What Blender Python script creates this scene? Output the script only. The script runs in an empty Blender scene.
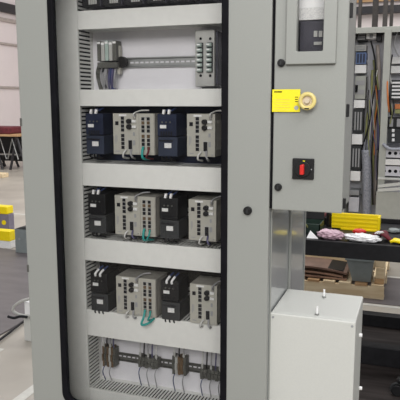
import bpy, bmesh, math, random
from mathutils import Vector, Matrix
random.seed(7)
C = bpy.context.scene.collection
sc = bpy.context.scene
PI = math.pi
EYE = 1.55; F = 613.0
# ------------------------------------------------------------------ camera
Rm = Matrix(((0.94218345, 0.05229217, -0.33099225),
             (0.33509498, -0.15086602, 0.93002731),
             (-0.00130234, -0.98717018, -0.15966631)))
cam = bpy.data.cameras.new('camera'); co = bpy.data.objects.new('camera', cam); C.objects.link(co)
cam.lens = F/400*36; cam.sensor_width = 36; cam.clip_end = 200
rc, uc, bc = Rm.col[0], -Rm.col[1], -Rm.col[2]
co.matrix_world = Matrix(((rc[0], uc[0], bc[0], 0), (rc[1], uc[1], bc[1], 0), (rc[2], uc[2], bc[2], EYE), (0, 0, 0, 1)))
sc.camera = co
def ray(px, py): return Rm @ Vector((px-200, py-200, F))
def P(px, py, Y):                       # point of the upright plane at distance Y measured at a photo position
    r = ray(px, py); t = Y/r.y
    return Vector((r.x*t, Y, r.z*t+EYE))
def PZ(px, py, z=0):
    r = ray(px, py); t = (z-EYE)/r.z
    return Vector((r.x*t, r.y*t, z))
def PX(px, py, x):
    r = ray(px, py); t = x/r.x
    return Vector((x, r.y*t, r.z*t+EYE))
# ------------------------------------------------------------------ materials
def mat(name, col, rough=.5, metal=0, noise=0, scale=20, bump=0, spec=.5, coat=0, stretch=(1,1,1), col2=None):
    m = bpy.data.materials.new(name); m.use_nodes = True
    nt = m.node_tree; b = nt.nodes['Principled BSDF']
    b.inputs['Base Color'].default_value = (*col, 1); b.inputs['Roughness'].default_value = rough
    b.inputs['Metallic'].default_value = metal; b.inputs['Specular IOR Level'].default_value = spec
    b.inputs['Coat Weight'].default_value = coat
    tc = nt.nodes.new('ShaderNodeTexCoord'); mp = nt.nodes.new('ShaderNodeMapping')
    mp.inputs['Scale'].default_value = stretch
    nz = nt.nodes.new('ShaderNodeTexNoise'); nz.inputs['Scale'].default_value = scale; nz.inputs['Detail'].default_value = 4
    nt.links.new(tc.outputs['Object'], mp.inputs['Vector']); nt.links.new(mp.outputs['Vector'], nz.inputs['Vector'])
    if noise or col2:
        mx = nt.nodes.new('ShaderNodeMix'); mx.data_type = 'RGBA'
        a = tuple(max(0, c*(1-noise)) for c in col); d = col2 or tuple(min(1, c*(1+noise)) for c in col)
        if col2: a = col
        rp = nt.nodes.new('ShaderNodeMapRange'); rp.inputs[1].default_value = .35; rp.inputs[2].default_value = .65
        nt.links.new(nz.outputs['Fac'], rp.inputs['Value']); nt.links.new(rp.outputs['Result'], mx.inputs['Factor'])
        mx.inputs['A'].default_value = (*a, 1); mx.inputs['B'].default_value = (*d, 1)
        nt.links.new(mx.outputs['Result'], b.inputs['Base Color'])
    if bump:
        bp = nt.nodes.new('ShaderNodeBump'); bp.inputs['Strength'].default_value = bump; bp.inputs['Distance'].default_value = .01
        nt.links.new(nz.outputs['Fac'], bp.inputs['Height']); nt.links.new(bp.outputs['Normal'], b.inputs['Normal'])
    return m
M = {}
M['paint'] = mat('grey_powder_coat', (.298,.308,.290), .42, noise=.02, scale=300, bump=.03)
M['paint_side'] = mat('glossy_grey_side_paint', (.33,.345,.345), .2, spec=.9, coat=.4)
M['inner'] = mat('enclosure_inside', (.5,.5,.5), .5, noise=.02)
M['panel'] = mat('white_mounting_panel', (.72,.71,.74), .45, noise=.02)
M['duct'] = mat('light_grey_pvc', (.77,.775,.745), .5, noise=.02, scale=40)
M['rubber'] = mat('black_rubber', (.006,.006,.008), .7, noise=.2, spec=.1)
M['black'] = mat('black_plastic', (.011,.011,.012), .45, noise=.2, spec=.3)
M['charcoal'] = mat('charcoal_plastic', (.042,.044,.046), .45, noise=.1, spec=.15)
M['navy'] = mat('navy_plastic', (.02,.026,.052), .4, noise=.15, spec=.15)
M['bluegrey'] = mat('dark_blue_grey_plastic', (.035,.043,.068), .45, noise=.1, spec=.15)
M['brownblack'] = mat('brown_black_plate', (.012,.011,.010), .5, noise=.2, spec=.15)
M['beige'] = mat('beige_device_case', (.42,.41,.36), .45, noise=.03, scale=60)
M['beige2'] = mat('beige_vented_case', (.29,.28,.25), .5, noise=.1, scale=60)
M['port'] = mat('dark_port', (.015,.015,.018), .3, spec=.15)
M['gold'] = mat('brass_contact', (.30,.22,.10), .35, metal=.6)
M['label'] = mat('white_label', (.85,.85,.83), .5, col2=(.62,.62,.62), scale=300)
M['white'] = mat('white_plastic', (.85,.85,.85), .4, noise=.02)
M['whitebox'] = mat('white_powder_coat', (.56,.568,.54), .4, noise=.015, scale=200)
M['zinc'] = mat('zinc_rail', (.42,.43,.42), .35, metal=.7, noise=.1)
M['dkzinc'] = mat('dull_steel_rail', (.13,.13,.12), .4, metal=.4, noise=.15)
M['greenclear'] = mat('pale_green_plastic', (.38,.47,.43), .3, noise=.15)
M['greyterm'] = mat('grey_terminal_plastic', (.42,.42,.40), .5, noise=.1)
M['dkterm'] = mat('dark_grey_terminal_plastic', (.10,.10,.09), .5, noise=.2, spec=.15)
M['brown'] = mat('brown_terminal_plastic', (.13,.085,.05), .5, noise=.2, spec=.15)
M['wblue'] = mat('blue_wire', (.025,.045,.14), .4); M['wpurple'] = mat('violet_wire', (.09,.085,.17), .4)
M['teal'] = mat('teal_cable', (.02,.33,.30), .35); M['wblack'] = mat('black_wire', (.015,.015,.018), .4, spec=.15)
M['wwhite'] = mat('white_wire', (.6,.6,.58), .4); M['wgrey'] = mat('grey_wire', (.32,.32,.33), .5)
M['worange'] = mat('orange_wire', (.55,.16,.03), .4); M['wyel'] = mat('yellow_green_wire', (.26,.27,.10), .4)
M['yellow'] = mat('yellow_plastic', (.95,.74,.0), .35, noise=.03)
M['tag'] = mat('yellow_tag_card', (.90,.78,.01), .45, noise=.03, scale=60)
M['ring'] = mat('pale_yellow_plastic', (.72,.60,.22), .35, noise=.05)
M['hub'] = mat('beige_hub_plastic', (.62,.52,.38), .4)
M['red'] = mat('red_plastic', (.62,.02,.015), .35); M['maroon'] = mat('maroon_cloth', (.12,.012,.02), .6, noise=.3, scale=12)
M['pink'] = mat('pink_plastic_bag', (.62,.42,.50), .45, noise=.15, scale=30)
M['bag'] = mat('crinkled_white_plastic', (.88,.88,.90), .4, noise=.1, scale=30, bump=.5)
M['mark'] = mat('grey_print', (.30,.31,.32), .5)
M['concrete'] = mat('sealed_concrete_floor', (.33,.30,.26), .38, col2=(.46,.425,.37), scale=1.3, bump=.02, spec=.6)
M['mat'] = mat('worn_dark_floor_mat', (.105,.092,.096), .5, col2=(.135,.12,.124), scale=3, stretch=(1,3,1))
M['mat2'] = mat('dark_brown_floor_mat', (.02,.016,.015), .5, col2=(.05,.042,.04), scale=4, stretch=(.5,5,1), spec=.15)
M['tape'] = mat('white_floor_tape', (.55,.54,.50), .5, noise=.08)
M['siding'] = mat('pinkish_white_wall_sheet', (.80,.73,.725), .5, noise=.02, scale=2)
M['girt'] = mat('grey_steel_girt', (.42,.37,.34), .5, noise=.1)
M['dksteel'] = mat('dark_painted_steel', (.022,.021,.025), .45, noise=.2)
M['brsteel'] = mat('brown_grey_steel', (.05,.042,.038), .45, noise=.2)
M['wood'] = mat('pale_pine_wood', (.66,.50,.30), .6, col2=(.82,.68,.46), scale=8, stretch=(.4,4,4))
M['wood2'] = mat('orange_brown_wood', (.42,.24,.11), .6, col2=(.55,.36,.19), scale=8, stretch=(.4,4,4))
M['card'] = mat('dark_brown_sheet', (.12,.07,.05), .5, col2=(.20,.12,.09), scale=6)
M['sheet_brown'] = mat('brown_sheet', (.32,.19,.13), .4, noise=.2, scale=6)
M['bench'] = mat('black_painted_bench_steel', (.016,.016,.018), .45, noise=.15, scale=30, spec=.15)
M['bin'] = mat('blue_grey_bin_plastic', (.22,.25,.25), .5, noise=.05)
M['bgpaint'] = mat('pale_grey_cabinet_paint', (.38,.39,.355), .45, noise=.04)
M['bgin'] = mat('grey_white_back_panel', (.56,.56,.60), .5, noise=.05)
M['loom'] = mat('grey_corrugated_sleeve', (.27,.28,.32), .5, noise=.25, scale=60, bump=.5)
M['glassy'] = mat('purple_grey_device', (.065,.063,.08), .35, noise=.15, spec=.15)
M['bluep'] = mat('blue_device_plastic', (.05,.11,.28), .35)
def glass(name, tint, refl):
    m = bpy.data.materials.new(name); m.use_nodes = True; nt = m.node_tree; nt.nodes.clear()
    o = nt.nodes.new('ShaderNodeOutputMaterial'); mx = nt.nodes.new('ShaderNodeMixShader')
    t = nt.nodes.new('ShaderNodeBsdfTransparent'); g = nt.nodes.new('ShaderNodeBsdfGlossy'); fr = nt.nodes.new('ShaderNodeFresnel')
    t.inputs['Color'].default_value = (*tint, 1); g.inputs['Roughness'].default_value = .02; fr.inputs['IOR'].default_value = refl
    nt.links.new(fr.outputs[0], mx.inputs[0]); nt.links.new(t.outputs[0], mx.inputs[1]); nt.links.new(g.outputs[0], mx.inputs[2])
    nt.links.new(mx.outputs[0], o.inputs['Surface']); return m
M['glass'] = glass('window_glazing', (.97,.97,.97), 1.26)
# ------------------------------------------------------------------ mesh helpers (all in world coordinates)
class MB:
    def __init__(s): s.b = bmesh.new()
    def box(s, x0, x1, y0, y1, z0, z1, rot=None, about=None):
        r = bmesh.ops.create_cube(s.b, size=1); v = r['verts']
        for a in v: a.co = Vector(((x0+x1)/2+a.co.x*(x1-x0), (y0+y1)/2+a.co.y*(y1-y0), (z0+z1)/2+a.co.z*(z1-z0)))
        if rot is not None:
            c = Vector(about) if about is not None else Vector(((x0+x1)/2, (y0+y1)/2, (z0+z1)/2))
            for a in v: a.co = rot @ (a.co-c) + c
        return s
    def cyl(s, c, r, h, axis='Y', r2=None, n=24):
        q = bmesh.ops.create_cone(s.b, cap_ends=True, segments=n, radius1=r, radius2=r if r2 is None else r2, depth=h)['verts']
        R = {'Y': Matrix.Rotation(PI/2, 3, 'X'), 'X': Matrix.Rotation(PI/2, 3, 'Y'), 'Z': Matrix.Identity(3)}[axis]
        for a in q: a.co = R @ a.co + Vector(c)
        return s
    def torus(s, c, R, r, n=32, k=12):
        vs = []
        for i in range(n):
            a = 2*PI*i/n; ring = []
            for j in range(k):
                t = 2*PI*j/k; rr = R+r*math.cos(t)
                ring.append(s.b.verts.new((c[0]+rr*math.cos(a), c[1]+r*math.sin(t), c[2]+rr*math.sin(a))))
            vs.append(ring)
        for i in range(n):
            for j in range(k):
                s.b.faces.new((vs[i][j], vs[(i+1)%n][j], vs[(i+1)%n][(j+1)%k], vs[i][(j+1)%k]))
        return s
    def tube(s, pts, r, n=8, sub=6):
        pts = [Vector(p) for p in pts]; out = []
        if len(pts) > 2:
            q = [pts[0]]+pts+[pts[-1]]
            for i in range(1, len(q)-2):
                for k in range(sub):
                    t = k/sub; a, b, c, d = q[i-1], q[i], q[i+1], q[i+2]
                    out.append(.5*((2*b)+(c-a)*t+(2*a-5*b+4*c-d)*t*t+(3*b-a-3*c+d)*t**3))
            out.append(pts[-1])
        else: out = pts
        rings = []; up = Vector((.31, .77, .55)).normalized()
        for i, p in enumerate(out):
            d = (out[min(i+1, len(out)-1)]-out[max(i-1, 0)])
            if d.length < 1e-9: d = Vector((0, 0, 1))
            d.normalize()
            u = up-d*up.dot(d)
            if u.length < 1e-3: u = Vector((1, 0, 0))-d*d.x
            u.normalize(); up = u; w = d.cross(u)
            rings.append([s.b.verts.new(p+r*(math.cos(2*PI*k/n)*u+math.sin(2*PI*k/n)*w)) for k in range(n)])
        for a, b in zip(rings, rings[1:]):
            for k in range(n): s.b.faces.new((a[k], a[(k+1)%n], b[(k+1)%n], b[k]))
        s.b.faces.new(rings[0][::-1]); s.b.faces.new(rings[-1]); return s
    def prism(s, pts, vec, hole=None):          # polygon (optionally with a hole) pushed along vec
        def loop(ps):
            v = [s.b.verts.new(p) for p in ps]
            return [s.b.edges.new((v[i], v[(i+1) % len(v)])) for i in range(len(v))], v
        if hole is None:
            v = [s.b.verts.new(p) for p in pts]; fs = [s.b.faces.new(v)]
        else:
            e1, _ = loop(pts); e2, _ = loop(hole)
            g = bmesh.ops.triangle_fill(s.b, use_beauty=True, use_dissolve=False, edges=e1+e2)
            fs = [x for x in g['geom'] if isinstance(x, bmesh.types.BMFace)]
        r = bmesh.ops.extrude_face_region(s.b, geom=fs, use_keep_orig=True)
        for x in r['geom']:
            if isinstance(x, bmesh.types.BMVert): x.co += Vector(vec)
        return s
    def blob(s, c, rx, ry, rz, amp=.15, seed=0, sub=3, fr=3.):
        from mathutils import noise
        v = bmesh.ops.create_icosphere(s.b, subdivisions=sub, radius=1)['verts']
        for a in v:
            k = 1+amp*noise.noise(a.co*fr+Vector((seed*7.3, seed*1.7, 0)))*2
            q = a.co*k; a.co = Vector((c[0]+q.x*rx, c[1]+q.y*ry, max(c[2]-rz, c[2]+q.z*rz)))
        return s
def wloc(o):
    v = Vector((0, 0, 0))
    while o is not None: v += o.location; o = o.parent
    return v
def obj(name, mb, m, parent=None, bevel=0, smooth=False, origin=None):
    bmesh.ops.recalc_face_normals(mb.b, faces=mb.b.faces)
    me = bpy.data.meshes.new(name)
    if parent is None:
        vs = [v.co for v in mb.b.verts]
        org = Vector(origin) if origin is not None else Vector((sum(v.x for v in vs)/len(vs), sum(v.y for v in vs)/len(vs), min(v.z for v in vs)))
    else: org = wloc(parent)
    for v in mb.b.verts: v.co -= org
    mb.b.to_mesh(me); mb.b.free()
    o = bpy.data.objects.new(name, me); C.objects.link(o); me.materials.append(M[m] if isinstance(m, str) else m)
    if parent is None: o.location = org
    else: o.parent = parent
    if bevel:
        md = o.modifiers.new('bevel', 'BEVEL'); md.width = bevel; md.segments = 2; md.limit_method = 'ANGLE'; md.angle_limit = math.radians(40)
    if smooth:
        for p in me.polygons: p.use_smooth = True
    return o
def thing(name, label, cat, loc, group=None):
    o = bpy.data.objects.new(name, None); C.objects.link(o); o.location = loc; o.empty_display_size = .05
    o['label'] = label; o['category'] = cat
    if group: o['group'] = group
    return o
def tag(o, label, cat, group=None):
    o['label'] = label; o['category'] = cat
    if group: o['group'] = group
    return o
def struct(o): o['kind'] = 'structure'; return o
def dup(root, loc, label=None, group=None):
    def rec(o, par):
        c = o.copy(); C.objects.link(c)
        if par: c.parent = par
        for ch in [x for x in bpy.data.objects if x.parent == o]: rec(ch, c)
        return c
    r = rec(root, None); r.location = loc
    if label: r['label'] = label
    if group: r['group'] = group
    return r
def B(*a, **k): return MB().box(*a, **k)
def rrect(x0, x1, z0, z1, r, y, n=8):
    pts = []
    for cx, cz, a0 in ((x1-r, z1-r, 0), (x0+r, z1-r, 90), (x0+r, z0+r, 180), (x1-r, z0+r, 270)):
        for i in range(n+1):
            a = math.radians(a0+90*i/n); pts.append(Vector((cx+r*math.cos(a), y, cz+r*math.sin(a))))
    return pts
# ------------------------------------------------------------------ the hall
WX = -10.5
o = struct(obj('floor', B(-13, 8, -4, 17, -.1, 0), 'concrete'))
o = struct(obj('wall_left', B(WX-.15, WX, -4, 16.15, 0, 6.5), 'siding'))
o = struct(obj('wall_back', B(WX, 8, 15.5, 15.65, 0, 6.5), 'siding'))
zb = lambda y: PX(8, y, WX).z
for nm, a, b, d, m in (('trim_1', 19.5, 4.5, .12, 'dksteel'), ('trim_2', 22.5, 18.8, .05, 'girt'), ('trim_3', 45.5, 43.2, .05, 'girt'), ('trim_4', 88.6, 86.4, .05, 'girt')):
    if nm == 'trim_1': a = 13.5
    struct(obj(nm, B(WX, WX+d, -3, 15.5, zb(a), zb(b)), m, bevel=.01))
struct(obj('trim_5', B(WX, WX+.04, -3, 15.5, 0, .1), 'tape'))
z0, z1 = P(390, 12.5, 15.3).z, P(390, 5, 15.3).z
struct(obj('trim_6', B(-3.5, 4, 15.3, 15.5, z0, z1), 'dksteel'))
zz = P(390, 0, 15.3).z
struct(obj('trim_7', B(-3.5, 4, 15.42, 15.5, zz, zz+.12), 'wood2'))
cols = [(358.5, 361.5, 12.0, 'brsteel'), (372.5, 378, 12.4, 'brsteel'), (383, 387.5, 12.2, 'brsteel'), (390, 393.2, 12.6, 'brsteel')]
clab = ['brown steel column nearest the side box, behind the open cabinet', 'wide grey brown steel column second from the left behind the open cabinet',
        'dark brown steel column third from the left above the cabinet post', 'thin brown steel column at the far right behind the open cabinet']
for (a, b, Y, m), l in zip(cols, clab):
    x0 = P(a, 15, Y).x; x1 = P(b, 15, Y).x
    t = thing('steel_column', l, 'column', ((x0+x1)/2, Y, 0), 'steel columns at the back of the hall')
    w = x1-x0; c = (x0+x1)/2
    mb = MB().box(x0, x1, Y-.07, Y-.055, 0, 6.2).box(x0, x1, Y+.055, Y+.07, 0, 6.2).box(c-.008, c+.008, Y-.06, Y+.06, 0, 6.2)
    obj('flanged_shaft', mb, m, t); obj('base_plate', B(c-w, c+w, Y-.15, Y+.15, 0, .02), m, t)
# floor mats and tape
t1 = tag(obj('floor_mat', B(-7, -2.57, 2.2, 5.25, 0, .012), 'mat', bevel=.004), 'large worn grey floor mat at the left behind the glazed cabinet', 'floor mat')
t2 = tag(obj('floor_mat', B(-1.4, 1.6, 2.5, 4.52, 0, .012), 'mat2', bevel=.004), 'dark brown floor mat under the black workbench', 'floor mat')
tag(obj('floor_mat', B(-1.45, 1.6, 4.74, 5.5, 0, .004), 'mat'), 'grey brown floor mat under the front of the wooden pallet', 'floor mat')
def tape(x0, x1, y0, y1, lab): return tag(obj('floor_tape', B(x0, x1, y0, y1, 0, .002), 'tape'), lab, 'floor tape')
tape(-.9, 1.2, 4.68, 4.72, 'white tape line on the floor between pallet and dark mat')
tape(-.6, 1.2, 5.52, 5.56, 'white tape line on the floor beside the wooden pallet, behind the nearer line')
a = PZ(0, 350, 0); tape(-2.75, -2.4, a.y-.06, a.y+.02, 'short strip of white tape on the floor beside the grey mat corner')
a = PZ(24, 396, 0); tape(a.x-.03, a.x+.03, 2.1, 2.85, 'white tape strip on the floor at the foot of the glazed cabinet')
a = PZ(18, 214.5, 0); tape(-8, -3, a.y, a.y+.05, 'thin white tape line across the concrete beyond the yellow bin')
# ------------------------------------------------------------------ main glazed enclosure
X0, X1, YF, YB, ZB, ZT = -1.223, -.396, 1.7, 2.32, .12, 2.1
cab = thing('electrical_enclosure', 'tall grey electrical enclosure with a large glazed door, black gasket around the glass', 'electrical cabinet', ((X0+X1)/2, (YF+YB)/2, 0))
obj('plinth', B(X0+.01, X1-.01, YF+.03, YB-.02, 0, ZB), 'charcoal', cab, bevel=.004)
obj('left_side_panel', B(X0, X0+.006, YF+.022, YB, ZB, ZT), 'paint', cab)
sp = obj('right_side_panel', B(X1-.006, X1, YF+.022, YB, ZB, ZT), 'paint_side', cab, bevel=.002)
ys = PX(289, 240, X1).y
obj('corner_strip', B(X1, X1+.007, ys-.004, ys+.012, ZB, ZT), 'paint', cab, bevel=.003)
obj('corner_strip', B(X1, X1+.004, YB-.012, YB, ZB, ZT), 'paint', cab, bevel=.002)
obj('corner_strip', B(X1, X1+.004, YF+.03, YF+.037, ZB, ZT), 'paint', cab, bevel=.002)
obj('back_panel', B(X0+.006, X1-.006, YB-.006, YB, ZB, ZT), 'inner', cab)
obj('top_panel', B(X0, X1, YF+.022, YB, ZT, ZT+.006), 'paint', cab)
obj('bottom_panel', B(X0+.006, X1-.006, YF+.022, YB-.006, ZB, ZB+.006), 'inner', cab)
obj('mounting_panel', B(X0+.02, X1-.02, 1.985, 1.991, ZB+.03, ZT-.03), 'panel', cab)
WX0, WX1, WZ0, WZ1 = -1.107, -.519, .517, 1.99
dr = obj('door', MB().prism([Vector((X0-.003, YF, ZB)), Vector((X1+.001, YF, ZB)), Vector((X1+.001, YF, ZT)), Vector((X0-.003, YF, ZT))], (0, .02, 0),
         hole=rrect(WX0+.006, WX1-.006, WZ0+.006, WZ1-.006, .045, YF)), 'paint', cab, bevel=.0035)
obj('gasket', MB().prism(rrect(WX0, WX1, WZ0, WZ1, .05, YF-.004), (0, .02, 0), hole=rrect(WX0+.0205, WX1-.0205, WZ0+.0205, WZ1-.0205, .033, YF-.004)), 'rubber', dr, bevel=.003)
obj('glass_pane', MB().prism(rrect(WX0+.02, WX1-.02, WZ0+.02, WZ1-.02, .033, YF+.009), (0, .003, 0)), 'glass', dr)
def latch(c, r, par):
    k = obj('latch', MB().cyl((c.x, c.y-.004, c.z), r, .009).cyl((c.x, c.y-.009, c.z), r*.72, .004), 'black', par, bevel=.001)
    obj('key_slot', B(c.x-r*.12, c.x+r*.12, c.y-.0125, c.y-.011, c.z-r*.5, c.z+r*.5), 'charcoal', k); return k
latch(P(248, 210.5, YF), .0125, dr)
for y in (122, 267.5):
    z = P(20, y, YF).z; obj('hinge', B(X0-.0045, X0+.0035, YF-.002, YF+.016, z-.013, z+.013), 'dkzinc', dr, bevel=.002)
# ------------------------------------------------------------------ side enclosure with disconnect
SX0, SX1, SZ0, SZ1, SYB = -.3865, -.1895, 1.242, 2.08, 1.905
sb = thing('disconnect_enclosure', 'narrow grey side enclosure with small window and red switch, beside the glazed door', 'electrical box', ((SX0+SX1)/2, (YF+SYB)/2, SZ0))
mb = MB().box(SX0+.002, SX1-.002, SYB-.004, SYB, SZ0+.002, SZ1)
for q in ((SX0+.002, SX0+.006, YF+.021, SYB, SZ0+.002, SZ1), (SX1-.006, SX1-.002, YF+.021, SYB, SZ0+.002, SZ1), (SX0+.002, SX1-.002, YF+.021, SYB, SZ0+.002, SZ0+.006), (SX0+.002, SX1-.002, YF+.021, SYB, SZ1-.004, SZ1)): mb.box(*q)
obj('body', mb, 'paint', sb)
wa, wb = P(297, 52, YF), P(323.5, 52, YF)
px0, px1, pz0, pz1 = wa.x, wb.x, wa.z, 1.93
sd = obj('door', MB().prism([Vector((SX0, YF, SZ0)), Vector((SX1, YF, SZ0)), Vector((SX1, YF, SZ1)), Vector((SX0, YF, SZ1))], (0, .02, 0),
         hole=rrect(px0, px1, pz0, pz1, .004, YF, 3)), 'paint', sb, bevel=.003)
fa, fb = P(285.5, 64.5, YF-.012), P(335.5, 64.5, YF-.012)
obj('window_surround', MB().prism([Vector((fa.x, YF-.014, fa.z)), Vector((fb.x, YF-.014, fa.z)), Vector((fb.x, YF-.014, 1.97)), Vector((fa.x, YF-.014, 1.97))], (0, .014, 0),
         hole=rrect(px0, px1, pz0, pz1, .004, YF-.014, 3)), 'paint', sd, bevel=.002)
obj('glass_pane', B(px0-.002, px1+.002, YF+.002, YF+.004, pz0-.002, pz1+.002), 'glass', sd)
latch(P(281.5, 63, YF), .0105, sd); latch(P(278.5, 187, YF), .0105, sd)
for (x, y0, y1) in ((352.5, 3, 18), (348.5, 104, 117), (344, 198, 208)):
    za, zc = P(x-3, y1, YF+.03).z, P(x-3, y0, YF+.03).z
    obj('hinge', B(SX1-.002, SX1+.007, YF+.022, YF+.034, za, zc), 'black', sb, bevel=.002)
obj('gap_shade_strip', B(X1+.0012, SX0-.0003, YF+.008, YF+.06, SZ0+.002, SZ1), 'rubber', sb)  # black strip added so the gap beside the main door looks dark
# rotary disconnect switch
s0, s1 = P(293, 158, YF), P(314, 179.5, YF)
sw = thing('rotary_switch', 'square black disconnect switch with red handle on the side enclosure door', 'switch', ((s0.x+s1.x)/2, YF, s1.z))
obj('base_plate', B(s0.x, s1.x, YF-.008, YF, s1.z, s0.z), 'black', sw, bevel=.002)
cx, cz = (s0.x+s1.x)/2+.000, (s0.z+s1.z)/2
obj('dial', MB().cyl((cx, YF-.012, cz), .0215, .008), 'black', sw, bevel=.001)
obj('handle', MB().prism([Vector((cx-.0055, YF-.030, cz-.014)), Vector((cx+.0055, YF-.030, cz-.014)), Vector((cx+.0055, YF-.030, cz+.012)), Vector((cx+.002, YF-.030, cz+.0155)), Vector((cx-.0055, YF-.030, cz+.012))], (0, .018, 0)), 'red', sw, bevel=.002)
obj('position_mark', B(cx-.001, cx+.005, YF-.0092, YF-.0083, s0.z-.008, s0.z-.0055), 'tag', sw)
obj('position_mark', B(s1.x-.008, s1.x-.005, YF-.0092, YF-.0083, cz-.002, cz+.001), 'mark', sw)
# yellow ring knob and tag
k = P(307.5, 101, YF-.02)
kn = thing('ring_knob', 'round pale yellow knob with raised ring on the side enclosure door', 'knob', (k.x, YF, k.z-.027))
obj('stem', MB().cyl((k.x, YF-.009, k.z), .014, .018), 'hub', kn)
obj('back_disc', MB().cyl((k.x, YF-.019, k.z), .0242, .005), 'hub', kn, bevel=.001)
obj('ring', MB().torus((k.x, YF-.024, k.z), .0188, .0056), 'ring', kn, smooth=True)
obj('hub', MB().cyl((k.x, YF-.024, k.z), .0085, .014, r2=.007), 'hub', kn, bevel=.001)
obj('print_mark', B(k.x-.006, k.x+.006, YF-.0306, YF-.0298, k.z-.0215, k.z-.0185), 'rubber', kn)
g0, g1 = P(272.5, 89.5, YF-.004), P(300, 112, YF-.004)
tg = thing('warning_tag', 'yellow rectangular tag hanging left of the round knob', 'tag', ((g0.x+g1.x)/2, YF, g1.z))
obj('card', B(g0.x, g1.x, YF-.006, YF-.0045, g1.z, g0.z), 'tag', tg, bevel=.0005)
for i in range(7):
    x = g0.x+.006+i*.0032; obj('letter_mark', B(x, x+.0022, YF-.0066, YF-.006, g0.z-.0085, g0.z-.0045), 'rubber', tg)
for i in range(3): obj('letter_mark', B(g1.x-.014, g1.x-.006, YF-.0066, YF-.006, g0.z-.022-i*.006, g0.z-.020-i*.006), 'rubber', tg)
for i in range(5): obj('letter_mark', B(g0.x+.006, g0.x+.05, YF-.0066, YF-.006, g0.z-.028-i*.007, g0.z-.0273-i*.007), 'ring', tg)
obj('eyelet', MB().cyl((g1.x-.010, YF-.0066, g0.z-.050), .006, .0012), 'greyterm', tg)
# device seen through the small window
dv = thing('breaker', 'dark breaker with pale label strip behind the small side window', 'breaker', ((px0+px1)/2, 1.78, 1.55))
yD = 1.755
zt, zl = P(310, 20.5, yD).z, P(310, 8, yD).z
obj('dark_front', B(px0-.01, px1+.03, yD, 1.86, 1.55, zt), 'glassy', dv, bevel=.002)
obj('label_strip', B(px0-.012, px1+.03, yD-.004, 1.86, zt+.001, zl), 'hub' if 0 else 'label', dv, bevel=.001)
obj('upper_cover', B(px0-.012, px1+.03, yD+.004, 1.86, zl+.001, 1.98), 'white', dv, bevel=.001)
obj('side_gap', B(px0-.012, P(300, 40, yD).x, yD-.003, yD-.0005, 1.56, zt-.004), 'rubber', dv)
for (a, b, c, d) in ((314, 317.5, 31, 37), (319, 322.5, 31, 37), (314, 322, 42, 45)):
    u, v = P(a, c, yD), P(b, d, yD); obj('push_button', B(u.x, v.x, yD-.004, yD, v.z, u.z), 'greyterm', dv, bevel=.0005)
obj('mounting_bracket', B(px0-.005, px1+.02, 1.86, SYB-.004, 1.6, 1.9), 'zinc', dv)
# ------------------------------------------------------------------ white box on the cabinet's side
wz = .92; BX0, BX1, BY0, BY1, BZ0 = -.3935, -.1435, 1.735, 1.992, .40
wbx = thing('junction_box', 'white metal box with two studs on top, fixed low beside the glazed cabinet', 'electrical box', ((BX0+BX1)/2, (BY0+BY1)/2, BZ0))
obj('case', B(BX0, BX1, BY0+.018, BY1, BZ0, wz), 'whitebox', wbx, bevel=.004)
obj('front_cover', B(BX0-.001, BX1+.001, BY0, BY0+.017, BZ0, wz+.001), 'whitebox', wbx, bevel=.004)
obj('mounting_foot', B(X1+.0005, BX0+.002, BY0+.04, BY1-.03, BZ0+.06, wz-.05), 'zinc', wbx)
for (x, y) in ((324, 297.5), (317, 315)):
    c = PZ(x, y, wz)
    s = obj('stud', MB().cyl((c.x, c.y, wz+.014), .0032, .026, 'Z'), 'white', wbx)
    obj('nut', MB().cyl((c.x, c.y, wz+.003), .007, .004, 'Z', n=6), 'zinc', s)
for y in (335, 388):
    c = PX(359.5, y, BX1); obj('side_screw', MB().cyl((BX1+.004, c.y, c.z), .006, .009, 'X', n=12), 'white', wbx, bevel=.001)
for x in (BX0+.009, BX1-.009): obj('cover_screw', MB().cyl((x, BY0-.001, wz-.012), .0035, .002), 'mark', wbx)
# ------------------------------------------------------------------ wiring ducts
YD = 1.88; YP = 1.985
DX = P(88, 360, YD).x
def duct_h(za, zc, x0, x1, label, pitch=.0125):
    t = thing('wiring_duct', label, 'wiring duct', ((x0+x1)/2, YP, za), 'slotted wiring ducts on the mounting panel')
    mb = MB().box(x0, x1, YP-.003, YP, za, zc)
    x = x0+.002
    for z in (za, zc-.002): mb.box(x0, x1, YP-.02, YP-.003, z, z+.002)
    while x < x1-.008:
        for z in (za, zc-.002): mb.box(x, x+pitch*.56, YD+.008, YP-.02, z, z+.002)
        x += pitch
    obj('slotted_trough', mb, 'duct', t)
    mb = MB().box(x0, x1, YD, YD+.002, za-.001, zc+.001).box(x0, x1, YD+.002, YD+.010, za-.001, za+.0005).box(x0, x1, YD+.002, YD+.010, zc-.0005, zc+.001)
    obj('cover', mb, 'duct', t, bevel=.0008)
    mb = MB()  # wires massed into a dark core so the slots look shaded
    for i in range(7):
        for z in (zc-.010, za+.010): mb.tube([(x0+.004, YD+.016+i*.0118, z), ((x0+x1)/2, YD+.016+i*.0118, z+.0005), (x1-.004, YD+.016+i*.0118, z)], .0064, n=8, sub=1)
    obj('wire_bundle', mb, 'wblack', t); return t
vx0, vx1 = -1.203, DX
t = thing('wiring_duct', 'vertical slotted wiring duct along the left inside of the glazed cabinet', 'wiring duct', ((vx0+vx1)/2, YP, .2), 'slotted wiring ducts on the mounting panel')
mb = MB().box(vx0, vx1, YP-.003, YP, .2, 2.02)
for x in (vx0, vx1-.002): mb.box(x, x+.002, YP-.018, YP-.003, .2, 2.02)
z = .202
while z < 2.01:
    for x in (vx0, vx1-.002): mb.box(x, x+.002, YD+.008, YP-.018, z, z+.0078)
    z += .0138
obj('slotted_trough', mb, 'duct', t)
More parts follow.
